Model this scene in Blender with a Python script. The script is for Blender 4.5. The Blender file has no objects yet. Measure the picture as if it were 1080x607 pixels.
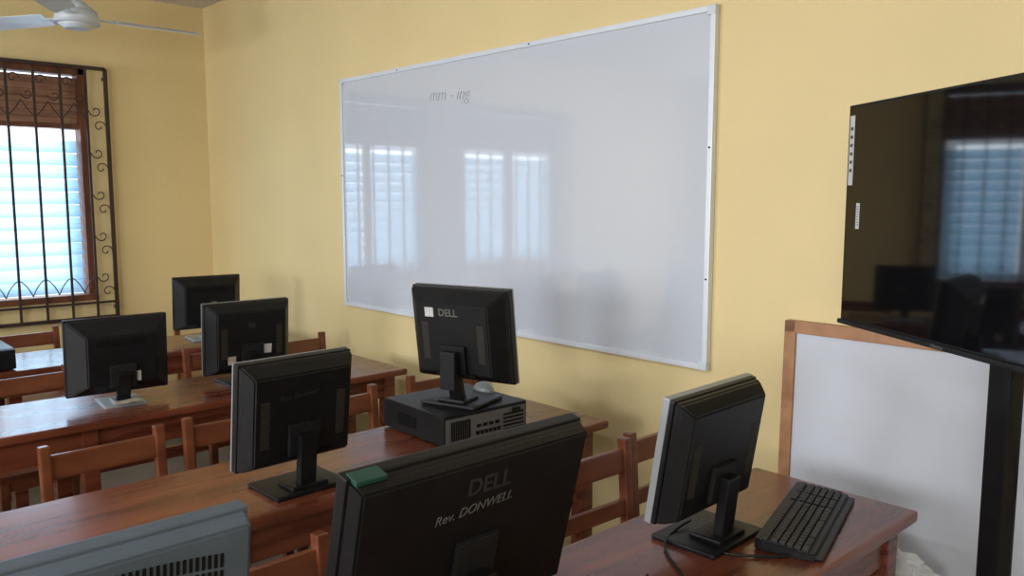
import bpy, bmesh, math, random
from mathutils import Vector, Matrix, Euler
random.seed(4)
scene = bpy.context.scene
scene.view_settings.view_transform = 'Standard'
COL = scene.collection
R = math.radians

# ------------------------------------------------------------------ materials
def mat(name, col, rough=0.5, metal=0.0, var=0.0, vscale=5.0, stretch=(1,1,1), bump=0.0, bscale=60.0,
        coat=0.0, emit=None, estr=0.0, col2=None, rvar=0.0, spec=0.5):
    m = bpy.data.materials.new(name); m.use_nodes = True
    nt = m.node_tree; b = nt.nodes['Principled BSDF']
    b.inputs['Base Color'].default_value = (*col, 1)
    b.inputs['Roughness'].default_value = rough
    b.inputs['Metallic'].default_value = metal
    b.inputs['Specular IOR Level'].default_value = spec
    b.inputs['Coat Weight'].default_value = coat
    b.inputs['Coat Roughness'].default_value = 0.12
    tc = nt.nodes.new('ShaderNodeTexCoord'); mp = nt.nodes.new('ShaderNodeMapping')
    mp.inputs['Scale'].default_value = stretch
    nt.links.new(tc.outputs['Object'], mp.inputs['Vector'])
    if var > 0 or col2:
        n = nt.nodes.new('ShaderNodeTexNoise'); n.inputs['Scale'].default_value = vscale
        n.inputs['Detail'].default_value = 6
        nt.links.new(mp.outputs['Vector'], n.inputs['Vector'])
        cr = nt.nodes.new('ShaderNodeValToRGB')
        c2 = col2 if col2 else tuple(min(1, c*(1+var)) for c in col)
        c1 = col if col2 else tuple(c*(1-var) for c in col)
        cr.color_ramp.elements[0].position = 0.35; cr.color_ramp.elements[0].color = (*c1, 1)
        cr.color_ramp.elements[1].position = 0.65; cr.color_ramp.elements[1].color = (*c2, 1)
        nt.links.new(n.outputs['Fac'], cr.inputs['Fac'])
        nt.links.new(cr.outputs['Color'], b.inputs['Base Color'])
        if rvar > 0:
            mr = nt.nodes.new('ShaderNodeMapRange')
            mr.inputs['To Min'].default_value = max(0, rough-rvar); mr.inputs['To Max'].default_value = rough+rvar
            nt.links.new(n.outputs['Fac'], mr.inputs['Value']); nt.links.new(mr.outputs['Result'], b.inputs['Roughness'])
    if bump > 0:
        n2 = nt.nodes.new('ShaderNodeTexNoise'); n2.inputs['Scale'].default_value = bscale; n2.inputs['Detail'].default_value = 4
        nt.links.new(mp.outputs['Vector'], n2.inputs['Vector'])
        bp = nt.nodes.new('ShaderNodeBump'); bp.inputs['Strength'].default_value = bump; bp.inputs['Distance'].default_value = 0.01
        nt.links.new(n2.outputs['Fac'], bp.inputs['Height']); nt.links.new(bp.outputs['Normal'], b.inputs['Normal'])
    if emit:
        b.inputs['Emission Color'].default_value = (*emit, 1); b.inputs['Emission Strength'].default_value = estr
    return m

M = {}
M['wall'] = mat('yellow_wall_paint', (0.725,0.585,0.305), 0.6, var=0.035, vscale=1.3, bump=0.12, bscale=35)
M['ceil'] = mat('ceiling_paint', (0.62,0.60,0.56), 0.8, var=0.03, vscale=2)
M['floor'] = mat('floor_concrete', (0.13,0.105,0.09), 0.45, var=0.25, vscale=3, bump=0.1)
def wood(name, c1, c2, stretch, rough=0.28, coat=0.25):
    return mat(name, c1, rough, col2=c2, vscale=3.0, stretch=stretch, bump=0.03, bscale=8, coat=coat, rvar=0.06)
M['desk'] = wood('desk_varnished_wood', (0.085,0.020,0.010), (0.185,0.050,0.023), (9,0.8,9))
M['chair'] = wood('chair_varnished_wood', (0.11,0.030,0.012), (0.20,0.062,0.027), (5,1.5,5), 0.35)
M['frame_wood'] = wood('window_frame_wood', (0.10,0.032,0.016), (0.17,0.06,0.03), (5,5,1), 0.5, 0.0)
M['transom'] = wood('transom_slat_wood', (0.26,0.14,0.09), (0.40,0.23,0.15), (2,1,14), 0.6, 0.0)
M['nb_wood'] = wood('noticeboard_frame_wood', (0.30,0.14,0.06), (0.42,0.21,0.10), (6,6,6), 0.5, 0.0)
M['nb_white'] = mat('noticeboard_panel', (0.54,0.57,0.65), 0.4, var=0.03, vscale=3)
M['wb'] = mat('whiteboard_enamel', (0.56,0.60,0.68), 0.04, var=0.012, vscale=1.5, spec=0.8)
M['alu'] = mat('aluminium_trim', (0.70,0.74,0.82), 0.4, 0.15, var=0.02)
M['black'] = mat('black_plastic', (0.006,0.006,0.007), 0.42, var=0.2, vscale=20, bump=0.05, bscale=300, spec=0.28)
M['blackm'] = mat('matte_black_plastic', (0.010,0.010,0.011), 0.6, var=0.2, vscale=20, spec=0.25)
M['dark'] = mat('vent_shadow_plastic', (0.003,0.003,0.003), 0.8, spec=0.2)
M['ventgrey'] = mat('vent_rib_plastic', (0.045,0.038,0.026), 0.6)
M['glass'] = mat('screen_glass', (0.004,0.004,0.005), 0.045, spec=0.7)
M['monscreen'] = mat('lcd_screen', (0.02,0.022,0.025), 0.3)
M['silver'] = mat('silver_plastic', (0.30,0.32,0.34), 0.4, 0.2, var=0.05)
M['bluegrey'] = mat('bluegrey_plastic', (0.080,0.105,0.135), 0.42, 0.1, var=0.08, vscale=12)
M['steel'] = mat('port_steel', (0.16,0.165,0.17), 0.45, 0.5, var=0.1)
M['logo'] = mat('logo_grey', (0.12,0.12,0.12), 0.4, 0.3)
M['logod'] = mat('logo_dark_grey', (0.028,0.028,0.028), 0.4)
M['chalk'] = mat('marker_pale', (0.10,0.10,0.09), 0.8)
M['chalkd'] = mat('marker_faint', (0.017,0.017,0.016), 0.8)
M['paper'] = mat('paper_label', (0.50,0.50,0.50), 0.6, var=0.06, vscale=40)
M['paper2'] = mat('aged_label', (0.34,0.30,0.22), 0.6, var=0.2, vscale=40)
M['green'] = mat('green_tape', (0.008,0.055,0.042), 0.4)
M['ink'] = mat('faded_marker_ink', (0.36,0.39,0.46), 0.4)
M['iron'] = mat('painted_iron', (0.035,0.018,0.014), 0.5, var=0.2, vscale=10)
M['white'] = mat('white_enamel', (0.60,0.66,0.72), 0.3, var=0.03)
M['key'] = mat('keycap_plastic', (0.022,0.022,0.023), 0.5, spec=0.35)
M['card'] = mat('cardboard', (0.33,0.22,0.12), 0.8, var=0.1, vscale=6)
M['added_lamp'] = mat('added_tube_glow', (0.8,0.8,0.8), 0.5, emit=(0.95,0.97,1.0), estr=6)  # glow for the added ceiling tubes, out of view
# louvre glass
m = bpy.data.materials.new('louvre_glass'); m.use_nodes = True; nt = m.node_tree
for n in list(nt.nodes): nt.nodes.remove(n)
o = nt.nodes.new('ShaderNodeOutputMaterial'); tr = nt.nodes.new('ShaderNodeBsdfTranslucent'); tp = nt.nodes.new('ShaderNodeBsdfTransparent')
gl = nt.nodes.new('ShaderNodeBsdfGlossy'); gl.inputs['Roughness'].default_value = 0.15
tr.inputs['Color'].default_value = (0.50,0.64,0.74,1); tp.inputs['Color'].default_value = (0.62,0.76,0.85,1)
nz = nt.nodes.new('ShaderNodeTexNoise'); nz.inputs['Scale'].default_value = 6
m1 = nt.nodes.new('ShaderNodeMixShader'); m2 = nt.nodes.new('ShaderNodeMixShader'); m2.inputs[0].default_value = 0.12
nt.links.new(nz.outputs['Fac'], m1.inputs[0]); nt.links.new(tr.outputs[0], m1.inputs[1]); nt.links.new(tp.outputs[0], m1.inputs[2])
nt.links.new(m1.outputs[0], m2.inputs[1]); nt.links.new(gl.outputs[0], m2.inputs[2]); nt.links.new(m2.outputs[0], o.inputs[0])
M['louvre'] = m
# clear film
m = bpy.data.materials.new('clear_plastic_film'); m.use_nodes = True; b = m.node_tree.nodes['Principled BSDF']
b.inputs['Base Color'].default_value = (0.75,0.77,0.8,1); b.inputs['Roughness'].default_value = 0.15; b.inputs['Alpha'].default_value = 0.55
M['film'] = m

# ------------------------------------------------------------------ helpers
def finish(bm, name, parent, material, loc=(0,0,0), rot=(0,0,0), smooth=False):
    me = bpy.data.meshes.new(name); bmesh.ops.recalc_face_normals(bm, faces=bm.faces)
    bm.to_mesh(me); bm.free(); me.materials.append(material)
    if smooth:
        for p in me.polygons: p.use_smooth = True
    ob = bpy.data.objects.new(name, me); COL.objects.link(ob)
    ob.location = loc; ob.rotation_euler = rot
    if parent: ob.parent = parent
    return ob
def add_box(bm, c, s, bevel=0.0, rot=None):
    r = bmesh.ops.create_cube(bm, size=1.0); vs = r['verts']
    bmesh.ops.scale(bm, vec=s, verts=vs)
    if bevel > 0:
        es = list({e for v in vs for e in v.link_edges})
        rb = bmesh.ops.bevel(bm, geom=es, offset=bevel, segments=2, profile=0.7, affect='EDGES')
        vs = list({v for f in rb['faces'] for v in f.verts} | {v for v in vs if v.is_valid})
    if rot: bmesh.ops.rotate(bm, cent=(0,0,0), matrix=Euler(rot).to_matrix(), verts=vs)
    bmesh.ops.translate(bm, vec=c, verts=vs)
def box(name, parent, c, s, material, bevel=0.0, rot=(0,0,0)):
    bm = bmesh.new(); add_box(bm, (0,0,0), s, bevel)
    return finish(bm, name, parent, material, c, rot)
def boxes(name, parent, lst, material, bevel=0.0, loc=(0,0,0), rot=(0,0,0)):
    bm = bmesh.new()
    for it in lst:
        add_box(bm, it[0], it[1], bevel, it[2] if len(it) > 2 else None)
    return finish(bm, name, parent, material, loc, rot)
def cyl(name, parent, c, r, h, material, r2=None, rot=(0,0,0), seg=28, smooth=True):
    bm = bmesh.new()
    bmesh.ops.create_cone(bm, cap_ends=True, segments=seg, radius1=r, radius2=r if r2 is None else r2, depth=h)
    ob = finish(bm, name, parent, material, c, rot)
    if smooth:
        for p in ob.data.polygons: p.use_smooth = len(p.vertices) < 6
    return ob
def empty(name, loc=(0,0,0), rz=0.0, parent=None, rx=0.0):
    e = bpy.data.objects.new(name, None); COL.objects.link(e); e.empty_display_size = 0.1
    e.location = loc; e.rotation_euler = (rx,0,rz)
    if parent: e.parent = parent
    return e
def loft(name, parent, rings, material, bevel=0.0, loc=(0,0,0), rot=(0,0,0)):
    bm = bmesh.new(); rv = []
    for (y,w,h,zo) in rings:
        rv.append([bm.verts.new((sx*w/2, y, zo+sz*h/2)) for sx,sz in ((-1,-1),(1,-1),(1,1),(-1,1))])
    for a,b2 in zip(rv, rv[1:]):
        for i in range(4): bm.faces.new((a[i],a[(i+1)%4],b2[(i+1)%4],b2[i]))
    bm.faces.new(rv[0]); bm.faces.new(rv[-1])
    if bevel > 0:
        bmesh.ops.bevel(bm, geom=list(bm.edges), offset=bevel, segments=2, affect='EDGES')
    return finish(bm, name, parent, material, loc, rot)
def text(name, parent, s, size, loc, rot, material, shear=0.0, bold=0.0, ext=0.0006):
    cu = bpy.data.curves.new(name, 'FONT'); cu.body = s; cu.size = size; cu.align_x = 'CENTER'; cu.align_y = 'CENTER'
    cu.extrude = ext; cu.shear = shear; cu.offset = bold; cu.materials.append(material)
    ob = bpy.data.objects.new(name, cu); COL.objects.link(ob); ob.location = loc; ob.rotation_euler = rot
    ob.parent = parent; return ob
def tube(name, parent, pts, r, material, closed=False, kind='POLY', loc=(0,0,0)):
    cu = bpy.data.curves.new(name, 'CURVE'); cu.dimensions = '3D'; cu.bevel_depth = r; cu.bevel_resolution = 2
    lists = pts if isinstance(pts[0][0], (tuple, list, Vector)) else [pts]
    for pl in lists:
        sp = cu.splines.new('NURBS' if kind == 'NURBS' else 'POLY'); sp.points.add(len(pl)-1)
        for i,p in enumerate(pl): sp.points[i].co = (*p, 1)
        if kind == 'NURBS': sp.order_u = 4; sp.use_endpoint_u = True
        sp.use_cyclic_u = closed
    cu.materials.append(material)
    ob = bpy.data.objects.new(name, cu); COL.objects.link(ob); ob.location = loc
    if parent: ob.parent = parent
    return ob

# ------------------------------------------------------------------ room
XL, XR, YB, YF, H = -5.85, 2.2, 2.42, -3.6, 2.87
T = 0.16
def wall_boxes(u0, u1, holes, z0=0, z1=H):
    out = []; cur = u0
    for (a,b2,za,zb) in sorted(holes):
        out.append(((cur+a)/2, a-cur, (z0+z1)/2, z1-z0))
        if za > z0: out.append(((a+b2)/2, b2-a, (z0+za)/2, za-z0))
        out.append(((a+b2)/2, b2-a, (zb+z1)/2, z1-zb)); cur = b2
    out.append(((cur+u1)/2, u1-cur, (z0+z1)/2, z1-z0)); return out
box('floor', None, ((XL+XR)/2,(YB+YF)/2,-0.05), (XR-XL+2*T,YB-YF+2*T,0.1), M['floor'])
box('ceiling', None, ((XL+XR)/2,(YB+YF)/2,H+0.05), (XR-XL+2*T,YB-YF+2*T,0.1), M['ceil'])
box('wall_back', None, ((XL+XR)/2,YB+T/2,H/2), (XR-XL+2*T,T,H), M['wall'])
W1 = (0.42,1.62,0.87,2.37); W2 = (-1.25,0.05,0.87,2.37)
boxes('wall_left', None, [((XL-T/2,u,z),(T,us,zs)) for u,us,z,zs in wall_boxes(YF,YB,[W1,W2])], M['wall'])
ADDED_WINDOWS = [(-4.9,-3.3,0.9,2.3),(-2.4,-0.8,0.9,2.3),(0.1,1.7,0.9,2.3)]  # openings added in the unseen front wall to bring in light
boxes('wall_front', None, [((u,YF-T/2,z),(us,T,zs)) for u,us,z,zs in wall_boxes(XL-T,XR+T,ADDED_WINDOWS)], M['wall'])
boxes('wall_right', None, [((XR+T/2,u,z),(T,us,zs)) for u,us,z,zs in wall_boxes(YF,YB,[(-2.6,-1.6,0,2.1)])], M['wall'])

def scroll(cx, cz, r, sx, sz, turns=1.25, n=22):
    pts = []
    for i in range(n+1):
        t = i/n; a = t*turns*2*math.pi; rr = r*(1-0.8*t)
        pts.append((0, cx+sx*(rr*math.cos(a)), cz+sz*(rr*math.sin(a))))
    return pts
def louvre_window(name, hole, gext):
    ya,yb,za,zb = hole; e = empty(name, (XL, (ya+yb)/2, (za+zb)/2)); w = yb-ya; h = zb-za
    fr = 0.04; zt = 2.0-(za+zb)/2
    boxes('timber_frame', e, [((-0.06,-w/2+fr/2,0),(0.12,fr,h)), ((-0.06,w/2-fr/2,0),(0.12,fr,h)), ((-0.06,0,h/2-fr/2),(0.12,w,fr)),
        ((-0.05,0,-h/2+fr/2),(0.14,w,fr)), ((-0.06,0,zt),(0.10,w,0.03)), ((-0.06,0,(zt-h/2)/2),(0.06,0.05,h/2+zt))], M['frame_wood'], 0.004)
    sl = []; z = -h/2+fr+0.05
    while z < zt-0.05:
        for s in (-1,1):
            sl.append(((-0.07, s*(w/4-0.005), z), (0.005, w/2-0.085, 0.090), (0,R(-32),0)))
        z += 0.083
    boxes('louvre_slats', e, sl, M['louvre'])
    tl = []; z = zt+0.04
    while z < h/2-0.06:
        tl.append(((-0.07,0,z),(0.012,w-2*fr,0.05),(0,R(-25),0))); z += 0.042
    boxes('transom_slats', e, tl, M['transom'])
    ga,gb,gz0,gz1 = gext; cy = (ya+yb)/2; cz = (za+zb)/2
    a = ga-cy; b2 = gb-cy; z0 = gz0-cz; z1 = gz1-cz; gx = 0.045
    L = [((gx,a,(z0+z1)/2),(0.022,0.022,z1-z0)), ((gx,b2,(z0+z1)/2),(0.022,0.022,z1-z0)),
         ((gx,(a+b2)/2,z1),(0.022,b2-a,0.022)), ((gx,(a+b2)/2,z0),(0.022,b2-a,0.022)),
         ((gx,(a+b2)/2,z0+0.10),(0.012,b2-a,0.014))]
    n = 8; st = (b2-a-0.24)/n; ys = [a+0.12+i*st for i in range(n+1)]
    for y in ys: L.append(((gx,y,(z0+z1)/2),(0.014,0.014,z1-z0)))
    for y in (a,b2):
        for z in (z0+0.06,z1-0.06): L.append(((gx/2,y,z),(gx,0.02,0.02)))
    boxes('grille_bars', e, L, M['iron'])
    sc = []
    for yy in (a+0.06, b2-0.06):
        z = z0+0.17
        while z < z1-0.12:
            sc.append(scroll(yy+0.01, z, 0.040, 1, 1, 1.0)); sc.append(scroll(yy-0.01, z+0.10, 0.040, -1, -1, 1.0)); z += 0.27
    for i in range(n):
        ym = (ys[i]+ys[i+1])/2
        for zz in (z1-0.10,):
            sc.append(scroll(ym-st*0.25, zz, st*0.24, 1, 1, 1.0)); sc.append(scroll(ym+st*0.25, zz-0.09, st*0.24, -1, -1, 1.0))
        sc.append([(0, ys[i]+0.01, z1-0.32), (0, ym-0.01, z1-0.26), (0, ym, z1-0.2), (0, ym+0.01, z1-0.26), (0, ys[i+1]-0.01, z1-0.32)])
        sc.append([(0, ys[i]+0.01, z0+0.27), (0, ym-0.01, z0+0.22), (0, ym, z0+0.12), (0, ym+0.01, z0+0.22), (0, ys[i+1]-0.01, z0+0.27)])
    tube('grille_scrolls', e, sc, 0.0035, M['iron'], kind='NURBS', loc=(gx,0,0))
    return e
louvre_window('window_1', W1, (0.30,1.735,0.755,2.375))
louvre_window('window_2', W2, (-1.37,0.17,0.755,2.375))
for i,(a,b2,za,zb) in enumerate(ADDED_WINDOWS):  # frames for the added front windows
    e = empty('window_%d' % (i+3), ((a+b2)/2, YF, (za+zb)/2)); w = b2-a; h = zb-za
    boxes('timber_frame', e, [((-w/2+.03,-.06,0),(.06,.1,h)),((w/2-.03,-.06,0),(.06,.1,h)),((0,-.06,h/2-.03),(w,.1,.06)),((0,-.06,-h/2+.03),(w,.1,.06)),((0,-.06,0),(.05,.06,h))], M['frame_wood'], .004)
e = empty('door_1', (XR+0.05,-2.1,0))
box('door_leaf', e, (0.03,0,1.03), (0.045,0.92,2.04), M['frame_wood'], 0.004)
boxes('door_panels', e, [((0,s*0.21,z),(0.02,0.3,hh)) for s in (-1,1) for z,hh in ((0.5,0.7),(1.45,0.85))], M['frame_wood'], 0.006)
cyl('door_knob', e, (-0.04,0.38,1.0), 0.028, 0.06, M['steel'], rot=(0,R(90),0))

# ------------------------------------------------------------------ whiteboard
bx0,bx1,bz0,bz1 = -3.99,-1.598,0.947,2.187
wb = empty('whiteboard', ((bx0+bx1)/2, YB, (bz0+bz1)/2)); w = bx1-bx0; h = bz1-bz0
box('writing_surface', wb, (0,-0.012,0), (w-0.02,0.012,h-0.02), M['wb'])
boxes('aluminium_frame', wb, [((0,-0.014,h/2-.010),(w,0.026,0.020)),((0,-0.014,-h/2+.010),(w,0.026,0.020)),
    ((-w/2+.010,-0.014,0),(0.020,0.026,h)),((w/2-.010,-0.014,0),(0.020,0.026,h))], M['alu'], 0.003)
boxes('corner_caps', wb, [((sx*(w/2-.015),-0.016,sz*(h/2-.015)),(0.032,0.028,0.032)) for sx in (-1,1) for sz in (-1,1)], M['white'], 0.004)
for i,(x,z) in enumerate([(-w/2+.55,h/2-.010),(0.3,h/2-.010),(w/2-.010,.15),(w/2-.010,-.3),(-w/2+.010,0.1)]):
    cyl('screw_%d' % i, wb, (x,-0.029,z), 0.0032, 0.003, M['dark'], rot=(R(90),0,0), seg=10)
text('faded_writing', wb, 'mm - ing', 0.085, (-w/2+0.95,-0.0195,h/2-0.165), (R(90),R(3),0), M['ink'], shear=0.25, bold=-0.0016, ext=0.0003)

# ------------------------------------------------------------------ fan
f = empty('ceiling_fan', (-4.87,1.33,2.50))
cyl('motor_housing', f, (0,0,0.0), 0.115, 0.07, M['white'], 0.10)
cyl('motor_cap', f, (0,0,-0.045), 0.06, 0.03, M['white'], 0.10)
cyl('motor_top', f, (0,0,0.055), 0.10, 0.05, M['white'], 0.045)
cyl('down_rod', f, (0,0,0.22), 0.014, 0.30, M['white'])
cyl('ceiling_canopy', f, (0,0,0.335), 0.035, 0.07, M['white'], 0.065)
for k in range(3):
    a = R(90+120*k); be = empty('blade_arm_%d' % (k+1), (0,0,0), a, f)
    box('bracket', be, (0.15,0,0.0), (0.12,0.04,0.006), M['white'], 0.002)
    bm = bmesh.new(); vs = []
    for (x,hw) in ((0.19,0.045),(0.24,0.055),(0.60,0.065),(0.645,0.055),(0.655,0.03)):
        vs.append([bm.verts.new((x,s*hw,zz + s*0.018)) for s,zz in ((-1,-.002),(1,-.002),(1,.002),(-1,.002))])
    for p,q in zip(vs,vs[1:]):
        for i in range(4): bm.faces.new((p[i],p[(i+1)%4],q[(i+1)%4],q[i]))
    bm.faces.new(vs[0]); bm.faces.new(vs[-1])
    finish(bm, 'blade', be, M['white'])

# ------------------------------------------------------------------ desks
def desk(x0, x1, y0, y1):
    cx, cy = (x0+x1)/2, (y0+y1)/2; e = empty('classroom_desk', (cx,cy,0)); w = x1-x0; L = y1-y0; h = 0.75
    box('desk_top', e, (0,0,h-0.0145), (w,L,0.029), M['desk'], 0.009)
    ap = [((s*(w/2-.05),0,h-0.029-.05),(0.02,L-.16,0.10)) for s in (-1,1)] + [((0,s*(L/2-.08),h-0.029-.05),(w-.12,0.02,0.10)) for s in (-1,1)]
    boxes('aprons', e, ap, M['desk'], 0.002)
    leg = [((sx*(w/2-.055),sy*(L/2-.08),(h-.03)/2),(0.055,0.055,h-.03)) for sx in (-1,1) for sy in (-1,0,1)]
    boxes('legs', e, leg, M['desk'], 0.004)
    boxes('stretchers', e, [((0,sy*(L/2-.08),0.14),(w-.14,0.03,0.05)) for sy in (-1,0,1)] + [((w/2-.06,0,0.20),(0.025,L-.2,0.06))], M['desk'], 0.003)
    return e
desk(-1.245,-0.776,-0.55,2.135)
desk(-2.365,-1.872,-0.55,2.20)
desk(-3.60,-3.10,-0.55,2.19)
desk(-4.78,-4.28,-0.55,2.19)

# ------------------------------------------------------------------ chairs
def chair(xb, yc, rz=0.0, ht=0.80, d=0.30):
    e = empty('wooden_chair', (xb,yc,0), R(rz)); w = 0.37
    posts = []
    for s in (-1,1):
        posts.append(((0, s*(w/2-.015), 0.215), (0.036,0.03,0.43)))
        posts.append(((-0.012, s*(w/2-.015), 0.43+(ht-.43)/2), (0.034,0.03,ht-.42), (0,R(-4),0)))
        posts.append(((d-.03, s*(w/2-.02), 0.205), (0.036,0.034,0.41)))
    boxes('posts_and_legs', e, posts, M['chair'], 0.006)
    boxes('top_rail', e, [((-0.024,0,ht-.065),(0.022,w-.04,0.075),(0,R(-4),0))], M['chair'], 0.006)
    boxes('mid_rail', e, [((-0.010,0,ht-.21),(0.018,w-.04,0.05),(0,R(-4),0))], M['chair'], 0.004)
    box('seat', e, (d/2-.01,0,0.432), (d+.01,w,0.02), M['chair'], 0.006)
    boxes('seat_rails', e, [((d/2-.015,s*(w/2-.02),0.395),(d-.05,0.02,0.05)) for s in (-1,1)] + [((d-.03,0,0.395),(0.02,w-.06,0.05)),((0,0,0.395),(0.02,w-.06,0.05)),
        ((d/2-.015,w/2-.02,0.17),(d-.05,0.02,0.03)),((d/2-.015,-w/2+.02,0.17),(d-.05,0.02,0.03))], M['chair'], 0.003)
    return e
for x,y,rz in [(-1.565,1.765,-2),(-1.585,2.165,0),(-1.55,0.70,1),(-1.56,0.20,-1),
            (-2.69,0.75,2),(-2.71,1.19,-1),(-2.71,1.59,1),(-2.74,2.14,-2),(-2.70,0.25,1),
            (-3.99,2.09,1),(-4.00,1.68,-1),(-3.98,0.80,2),(-3.98,0.35,-1),
            (-5.24,1.06,2),(-5.26,2.10,-1),(-5.24,0.55,1)]:
    chair(x, y, rz)

# ------------------------------------------------------------------ monitors
def monitor(loc, rz, w, h, zc, tilt=8, body='black', rim=None, rimt=0.008, back=(0.84,0.80), depth=0.05, vents='side', logo=None,
            logo_size=0.03, logo_m='logo', logo_x=0.0, hand=None, hand_m='chalk', hand_k=0.62, stick=None, neck_w=0.05, base=(0.22,0.18), basem='black', footm=None, tape=False, logo_z=0.25, neck='slim', mz=-.22):
    e = empty('lcd_monitor', loc, R(rz))
    p = empty('panel_pivot', (0,0,zc), 0, e, R(tilt))
    box('bezel', p, (0,0.014,0), (w,0.028,h), M[body], 0.005)
    if rim: box('front_rim', p, (0,0.029-rimt/2,0), (w+.003,rimt,h+.003), M[rim], 0.003)
    box('screen', p, (0,0.029,0.004), (w-.035,0.002,h-.04), M['monscreen'])
    loft('rear_shell', p, [(0.002,w*.985,h*.98,0),(-0.014,w*.97,h*.965,0),(-depth,w*back[0],h*back[1],-h*.01)], M[body], 0.004)
    yb = -depth-0.0006
    fw, fh = w*back[0], h*back[1]
    if vents == 'side':
        L = [((s*(fw/2-0.03), yb, -0.05*h+i*0.006), (0.026,0.002,0.0022)) for s in (-1,1) for i in range(-10,12)]
        boxes('vents', p, L, M['ventgrey'])
    elif vents == 'top':
        L = [((-fw/2+0.035+i*0.0075, yb, fh/2-0.028), (0.003,0.002,0.024)) for i in range(int((fw-.07)/0.0075)+1)]
        boxes('vents', p, L, M['dark'])
    elif vents == 'silver':
        L = []
        n = int((fw-.06)/0.0085)
        for i in range(n):
            x = -fw/2+0.03+i*0.0085; t = 2*abs(i/(n-1)-.5)
            L.append(((x, yb, fh/2-0.030-0.014*t*t), (0.0042,0.002,0.020)))
            L.append(((x, yb, fh/2-0.058-0.012*t*t), (0.0042,0.002,0.022)))
            L.append(((x, yb, fh/2-0.094), (0.0042,0.002,0.022)))
        boxes('vents', p, L, M['dark'])
    if logo: text('maker_logo', p, logo, logo_size, (logo_x,yb-0.001,h*logo_z), (R(90),0,0), M[logo_m], bold=0.0008)
    if hand: text('handwritten_mark', p, hand, logo_size*hand_k, (-0.018,yb-0.001,h*logo_z-logo_size*0.95), (R(90),R(-3),0), M[hand_m], shear=0.3, bold=-0.0002)
    for i,(x,z,sw,sh,mm) in enumerate(stick or []):
        box('label_%d' % i, p, (x*w,yb-0.0006,z*h), (sw,0.0014,sh), M[mm], rot=(0,R(3*i),0))
    if tape: box('tape_strip', p, (-w*.43,0.0,h*.5-.0025), (0.058,0.033,0.009), M['green'], 0.002)
    boxes('stand_mount', p, [((0,-depth-.006,h*mz),(neck_w*1.9,0.012,h*.30))], M['blackm'], 0.003)
    box('port_strip', p, (0,-depth-.001,-h*.385), (fw*.55,0.004,0.014), M['dark'])
    top = Vector((0,-depth-.016,zc-h*.20)); bot = Vector((0,-0.045,0.018))
    if neck == 'tall': bot = Vector((0,-0.03,0.018)); 
    dv = top-bot; ang = math.atan2(-dv.y, dv.z)
    box('neck', e, tuple((top+bot)/2), (neck_w,0.026,dv.length+.01), M[basem], 0.005, (ang,0,0))
    if neck == 'tall':
        box('neck_sleeve', e, (0,-depth-.022,zc*.52), (neck_w*1.15,0.03,zc*.55), M['blackm'], 0.004)
    bm = bmesh.new(); add_box(bm, (0,-0.005,0.006), (base[0],base[1],0.012), 0.005); add_box(bm, (0,-0.03,0.015), (base[0]*.5,base[1]*.5,0.012), 0.005)
    finish(bm, 'foot', e, M[footm or basem])
    return e
D = 0.75
# nearest row
monitor((-1.12,0.912,D), 90, 0.54, 0.352, 0.191, 14, logo='DELL', logo_size=0.046, logo_m='logod', logo_x=0.01, hand='Rev. DONWELL', hand_k=0.56, vents=None, back=(0.955,0.94), depth=0.034, neck_w=0.05, base=(0.26,0.19), tape=True, logo_z=0.33, mz=-.12)
monitor((-1.10,0.262,D), 90, 0.44, 0.34, 0.195, 8, body='bluegrey', vents='silver', back=(0.955,0.955), depth=0.032, basem='bluegrey')
monitor((-1.06,1.605,D), 92, 0.355, 0.295, 0.214, 9, rim='silver', rimt=0.018, logo='DELL', logo_size=0.022, vents='side', back=(0.86,0.84), depth=0.045, base=(0.22,0.17), logo_z=-0.1, logo_m='logod')
# third row
monitor((-2.03,1.055,D), 92, 0.345, 0.30, 0.216, 7, rim='silver', rimt=0.006, hand='Rev. Donwell', hand_m='chalkd', vents='side', depth=0.045, base=(0.22,0.17), logo_z=0.3, logo_size=0.034)
monitor((-2.125,1.73,D+0.106), 18, 0.385, 0.325, 0.232, 8, rim='silver', rimt=0.006, logo='DELL', logo_size=0.034, logo_m='chalk', logo_x=-0.012, vents='side', back=(0.72,0.72), depth=0.06, base=(0.21,0.19), stick=[(-.225,.27,.034,.032,'paper')], neck='tall', logo_z=0.27)
# second row
monitor((-3.34,0.99,D), 86, 0.37, 0.30, 0.19, 4, vents='top', back=(0.66,0.62), depth=0.075, base=(0.15,0.17), stick=[(.12,-.24,.04,.04,'paper')], footm='silver')
monitor((-3.37,1.535,D), 88, 0.38, 0.31, 0.195, 4, rim='silver', rimt=0.006, vents='side', logo='hp', logo_size=0.03, logo_m='logod', back=(0.80,0.78), depth=0.05, stick=[(-.24,-.28,.035,.035,'paper2'),(.16,-.16,.05,.04,'paper')], base=(0.24,0.18), logo_z=0.2)
# first row
monitor((-4.56,1.845,D), 84, 0.37, 0.30, 0.205, 5, vents='top', back=(0.74,0.72), depth=0.06, base=(0.22,0.18), footm='silver', stick=[(0.05,.02,.03,.02,'logo')])

ls = empty('paper_notes', (-3.235,0.99,D+0.0225))
boxes('sheets', ls, [((0.0,0.0,0.0015),(0.05,0.09,0.0015)),((0.0,0.01,0.004),(0.05,0.07,0.0015),(0.0,0.0,0.3))], M['paper2'])

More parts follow.
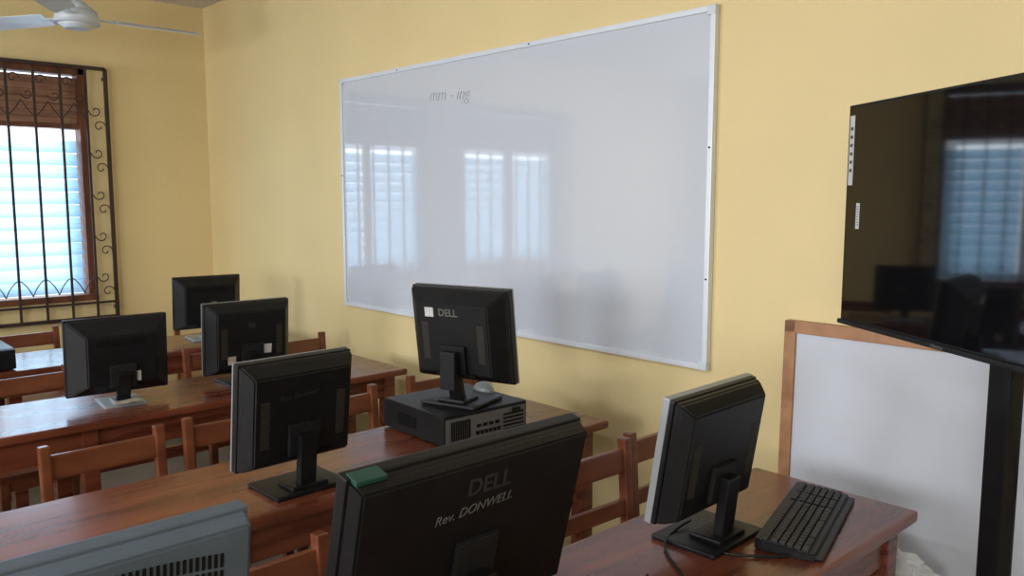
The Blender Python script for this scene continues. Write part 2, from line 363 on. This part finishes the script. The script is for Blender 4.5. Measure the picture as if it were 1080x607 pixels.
# ------------------------------------------------------------------ desktop computer cases
def desktop_pc(loc, rz, L=0.40, w=0.345, h=0.10):
    e = empty('desktop_computer', loc, R(rz))
    box('steel_case', e, (0,0,h/2+.003), (L,w,h-.006), M['black'], 0.003)
    box('front_bezel', e, (-L/2-.008,0,h/2+.002), (0.02,w,h-.008), M['black'], 0.006)
    boxes('front_details', e, [((-L/2-.019,-w*.2,h*.68),(0.003,w*.42,h*.22)),((-L/2-.019,w*.25,h*.5),(0.003,w*.25,h*.5))], M['dark'], 0.001)
    cyl('power_button', e, (-L/2-.020,w*.25,h*.5), 0.010, 0.006, M['silver'], rot=(0,R(90),0))
    box('rear_plate', e, (L/2+.001,0,h/2), (0.003,w-.014,h-.022), M['steel'])
    P = []
    for i in range(9): P.append(((L/2+.003, -w/2+.03+i*.009, h*.5), (0.003,0.005,h*.6)))
    for i in range(6): P.append(((L/2+.003, -w/2+.135+i*.018, h*.30), (0.004,0.012,0.012)))
    for i in range(4): P.append(((L/2+.003, -w/2+.14+i*.026, h*.52), (0.004,0.016,0.010)))
    for i in range(5): P.append(((L/2+.003, w/2-.06, h*.20+i*.013), (0.003,0.09,0.006)))
    boxes('ports_and_vents', e, P, M['dark'])
    boxes('feet', e, [((sx*(L/2-.04),sy*(w/2-.04),0.002),(0.03,0.03,0.004)) for sx in (-1,1) for sy in (-1,1)], M['dark'])
    boxes('power_socket', e, [((L/2+.006,w/2-.05,h*.80),(0.012,0.03,0.016))], M['black'], 0.002)
    boxes('side_vents', e, [((-L/2+.08+i*.008,s*(w/2+.0005),h*.5),(0.004,0.002,h*.4)) for i in range(14) for s in (-1,1)], M['dark'])
    return e
desktop_pc((-2.165,1.73,D), -2, 0.34, 0.35, 0.105)
desktop_pc((-4.52,0.66,D), 180)

def mouse(loc, rz, m='silver'):
    e = empty('computer_mouse', loc, R(rz))
    bm = bmesh.new(); bmesh.ops.create_uvsphere(bm, u_segments=24, v_segments=14, radius=1)
    for v in bm.verts:
        x,y,z = v.co; z = max(z,-0.05); v.co = (x*0.055*(1-.08*y*y), y*0.031*(1+.1*x), z*0.033*(1-.18*x)+.002)
    finish(bm, 'shell', e, M[m], smooth=True)
    boxes('button_gap', e, [((0.028,0,0.0285),(0.045,0.0015,0.006),(0,R(22),0))], M['dark'])
    cyl('scroll_wheel', e, (0.025,0,0.029), 0.008, 0.006, M['black'], rot=(R(90),0,0))
    return e
mouse((-2.18,1.872,D+0.108), 170)

# ------------------------------------------------------------------ keyboard
k = empty('computer_keyboard', (-0.935,1.845,D), R(90+16)); k.scale = (0.95,0.86,1)
loft('key_tray', k, [(-0.078,0.455,0.016,0.009),(-0.04,0.465,0.018,0.010),(0.06,0.465,0.026,0.014),(0.078,0.455,0.028,0.015)], M['black'], 0.003)
K = []
for r in range(6):
    y = -0.052+r*0.0195 + (0.006 if r == 5 else 0); z = 0.0215+0.0011*r*1.2
    if r == 0:
        xs = [(-0.215,.025),(-0.188,.018),(-0.165,.02),(-0.09,.115),(-0.015,.02),(0.006,.018),(0.028,.018),(0.053,.024)]
    else:
        xs = [(-0.219+i*0.0193,0.0155) for i in range(15)]
    xs += [(0.085+i*0.0193,0.0155) for i in range(3)] + [(0.152+i*0.0193,0.0155) for i in range(4)]
    for x,wd in xs: K.append(((x,y,z),(wd,0.0155,0.009)))
boxes('keys', k, K, M['key'], 0.002)
box('palm_edge', k, (0,-0.086,0.007), (0.45,0.02,0.010), M['black'], 0.004)

tube('power_cable', None, [[(-1.10,1.60,0.775),(-1.12,1.50,0.756),(-1.03,1.42,0.754),(-0.95,1.38,0.754),(-0.93,1.30,0.754),(-0.99,1.27,0.754),(-1.02,1.33,0.754)],
     [(-0.86,1.63,0.756),(-0.92,1.56,0.754),(-1.0,1.50,0.754),(-1.08,1.55,0.754)]], 0.0032, M['black'], kind='NURBS')

# ------------------------------------------------------------------ television on stand
tvw, tvh = 0.97, 0.56
tc = Vector((-0.98,2.08,1.502)) + Vector((0.833,-0.553,0))*tvw/2
tv = empty('television_on_stand', (tc.x,tc.y,0), R(-33.6)); z0 = 1.502
box('housing', tv, (0,0.014,z0), (tvw,0.026,tvh), M['blackm'], 0.004)
box('screen_glass', tv, (0,0.0,z0+.004), (tvw-.014,0.003,tvh-.022), M['glass'])
loft('rear_bulge', tv, [(0.027,0.72,0.34,z0-.08),(0.065,0.62,0.26,z0-.09)], M['blackm'], 0.004)
box('bottom_lip', tv, (0,0.006,z0-tvh/2+.005), (tvw,0.03,0.012), M['blackm'], 0.003)
box('feature_label', tv, (-tvw/2+.022,-0.0022,z0+.165), (0.020,0.0008,0.175), M['paper'])
boxes('label_icons', tv, [((-tvw/2+.022,-0.003,z0+.115+i*.021),(0.010,0.0006,0.008)) for i in range(6)], M['logod'])
box('barcode_label', tv, (-tvw/2+.062,-0.0022,z0+.0), (0.015,0.0008,0.065), M['paper'])
boxes('barcode_bars', tv, [((-tvw/2+.062,-0.003,z0-.022+i*.0065),(0.009,0.0006,0.0016)) for i in range(8)], M['logod'])
text('tv_logo', tv, 'Hisense', 0.013, (-.09,-0.0105,z0-tvh/2+.006), (R(90),0,0), M['logo'])
box('pole', tv, (0,0.088,0.72), (0.062,0.035,1.40), M['black'], 0.006)
box('mount_plate', tv, (0,0.078,1.40), (0.34,0.02,0.22), M['blackm'], 0.003)
boxes('mount_arms', tv, [((s*.15,0.078,1.42),(0.03,0.026,0.34)) for s in (-1,1)], M['blackm'], 0.003)
boxes('base_legs', tv, [((0.0,0.088,0.03),(0.60,0.06,0.03)),((-.27,0.05,0.03),(0.05,0.42,0.03)),((.27,0.05,0.03),(0.05,0.42,0.03))], M['black'], 0.005)
for i,(x,y) in enumerate(((-.27,-.14),(-.27,.24),(.27,-.14),(.27,.24))):
    cyl('castor_%d' % i, tv, (x,y,0.015), 0.015, 0.02, M['dark'], rot=(0,R(90),0))
tube('tv_cable', tv, [(0.04,0.075,1.25),(0.08,0.10,1.12),(0.06,0.11,1.02),(0.035,0.12,0.96),(0.045,0.12,0.90),(0.07,0.12,0.84),(0.05,0.13,0.5),(0.06,0.13,0.2)], 0.006, M['black'], kind='NURBS')

# ------------------------------------------------------------------ framed board leaning on the wall
lean = math.atan2(0.025,1.15)
nb = empty('framed_notice_board', (-0.475,2.378,0.0), 0); nb.rotation_euler = (-lean,0,0)
w, h = 1.66, 1.16
box('panel', nb, (0,0.0,h/2), (w-.04,0.012,h-.04), M['nb_white'])
boxes('timber_frame', nb, [((0,0,h-.019),(w,0.03,0.038)),((0,0,.022),(w,0.03,0.044)),((-w/2+.019,0,h/2),(0.038,0.03,h)),((w/2-.022,0,h/2),(0.044,0.03,h))], M['nb_wood'], 0.003)

cb = empty('cardboard_box', (-0.90,2.235,0))
box('carton', cb, (0,0,0.24), (0.30,0.11,0.48), M['card'], 0.003)
boxes('flaps', cb, [((0,-.03,0.482),(0.29,0.05,0.004)),((0,.03,0.484),(0.29,0.05,0.004))], M['card'])
pb = empty('plastic_bag', (-0.90,2.235,0.488))
bm = bmesh.new(); bmesh.ops.create_icosphere(bm, subdivisions=4, radius=1)
from mathutils import noise
for v in bm.verts:
    d = 1+0.35*noise.noise(v.co*2.6)+0.30*abs(noise.noise(v.co*6.0)); v.co = (v.co.x*.13*d, v.co.y*.042*d, max(0,v.co.z*.06*d+.035))
finish(bm, 'crumpled_film', pb, M['film'])

# ------------------------------------------------------------------ light
wd = bpy.data.worlds.new('World'); scene.world = wd; wd.use_nodes = True
bg = wd.node_tree.nodes['Background']; bg.inputs[0].default_value = (0.76,0.88,1.0,1); bg.inputs[1].default_value = 2.1
def area(name, loc, rot, sx, sy, power, col):
    l = bpy.data.lights.new(name, 'AREA'); l.shape = 'RECTANGLE'; l.size = sx; l.size_y = sy; l.energy = power; l.color = col
    o = bpy.data.objects.new(name, l); COL.objects.link(o); o.location = loc; o.rotation_euler = rot; return o
for i,(a,b2,za,zb) in enumerate(ADDED_WINDOWS):
    area('window_area_light_%d' % (i+3), ((a+b2)/2,YF-0.02,(za+zb)/2), (R(90),0,0), b2-a-.12, zb-za-.12, (66,74,74)[i], (0.96,0.98,1.0))  # area lights added in the unseen front windows to brighten the room
area('window_area_light_1', (XL-0.14,1.0,1.45), (0,R(-90),0), 1.0, 1.0, 18, (0.80,0.90,1.0))
area('window_area_light_2', (XL-0.14,-0.6,1.45), (0,R(-90),0), 1.0, 1.1, 20, (0.80,0.90,1.0))
for i,(x,y) in enumerate(((-2.5,-0.9),(0.6,-0.9))):
    e = empty('added_fill_lamp', (x,y,H))  # ceiling fixture added out of view as fill light
    box('batten', e, (0,0,-0.02), (1.25,0.06,0.04), M['white'], 0.004)
    cyl('tube', e, (0,0,-0.055), 0.014, 1.2, M['added_lamp'], rot=(0,R(90),0))
    l = area('added_lamp_light', (0,0,-0.075), (0,0,0), 1.2, 0.05, 34, (0.97,0.99,1.0)); l.parent = e

# ------------------------------------------------------------------ camera
cam = bpy.data.cameras.new('camera'); co = bpy.data.objects.new('camera', cam); COL.objects.link(co)
co.location = (0,0,1.55); co.rotation_euler = (R(90-6.37),0,R(47.34)); cam.sensor_width = 36; cam.lens = 28.67
cam.clip_start = 0.05
scene.camera = co
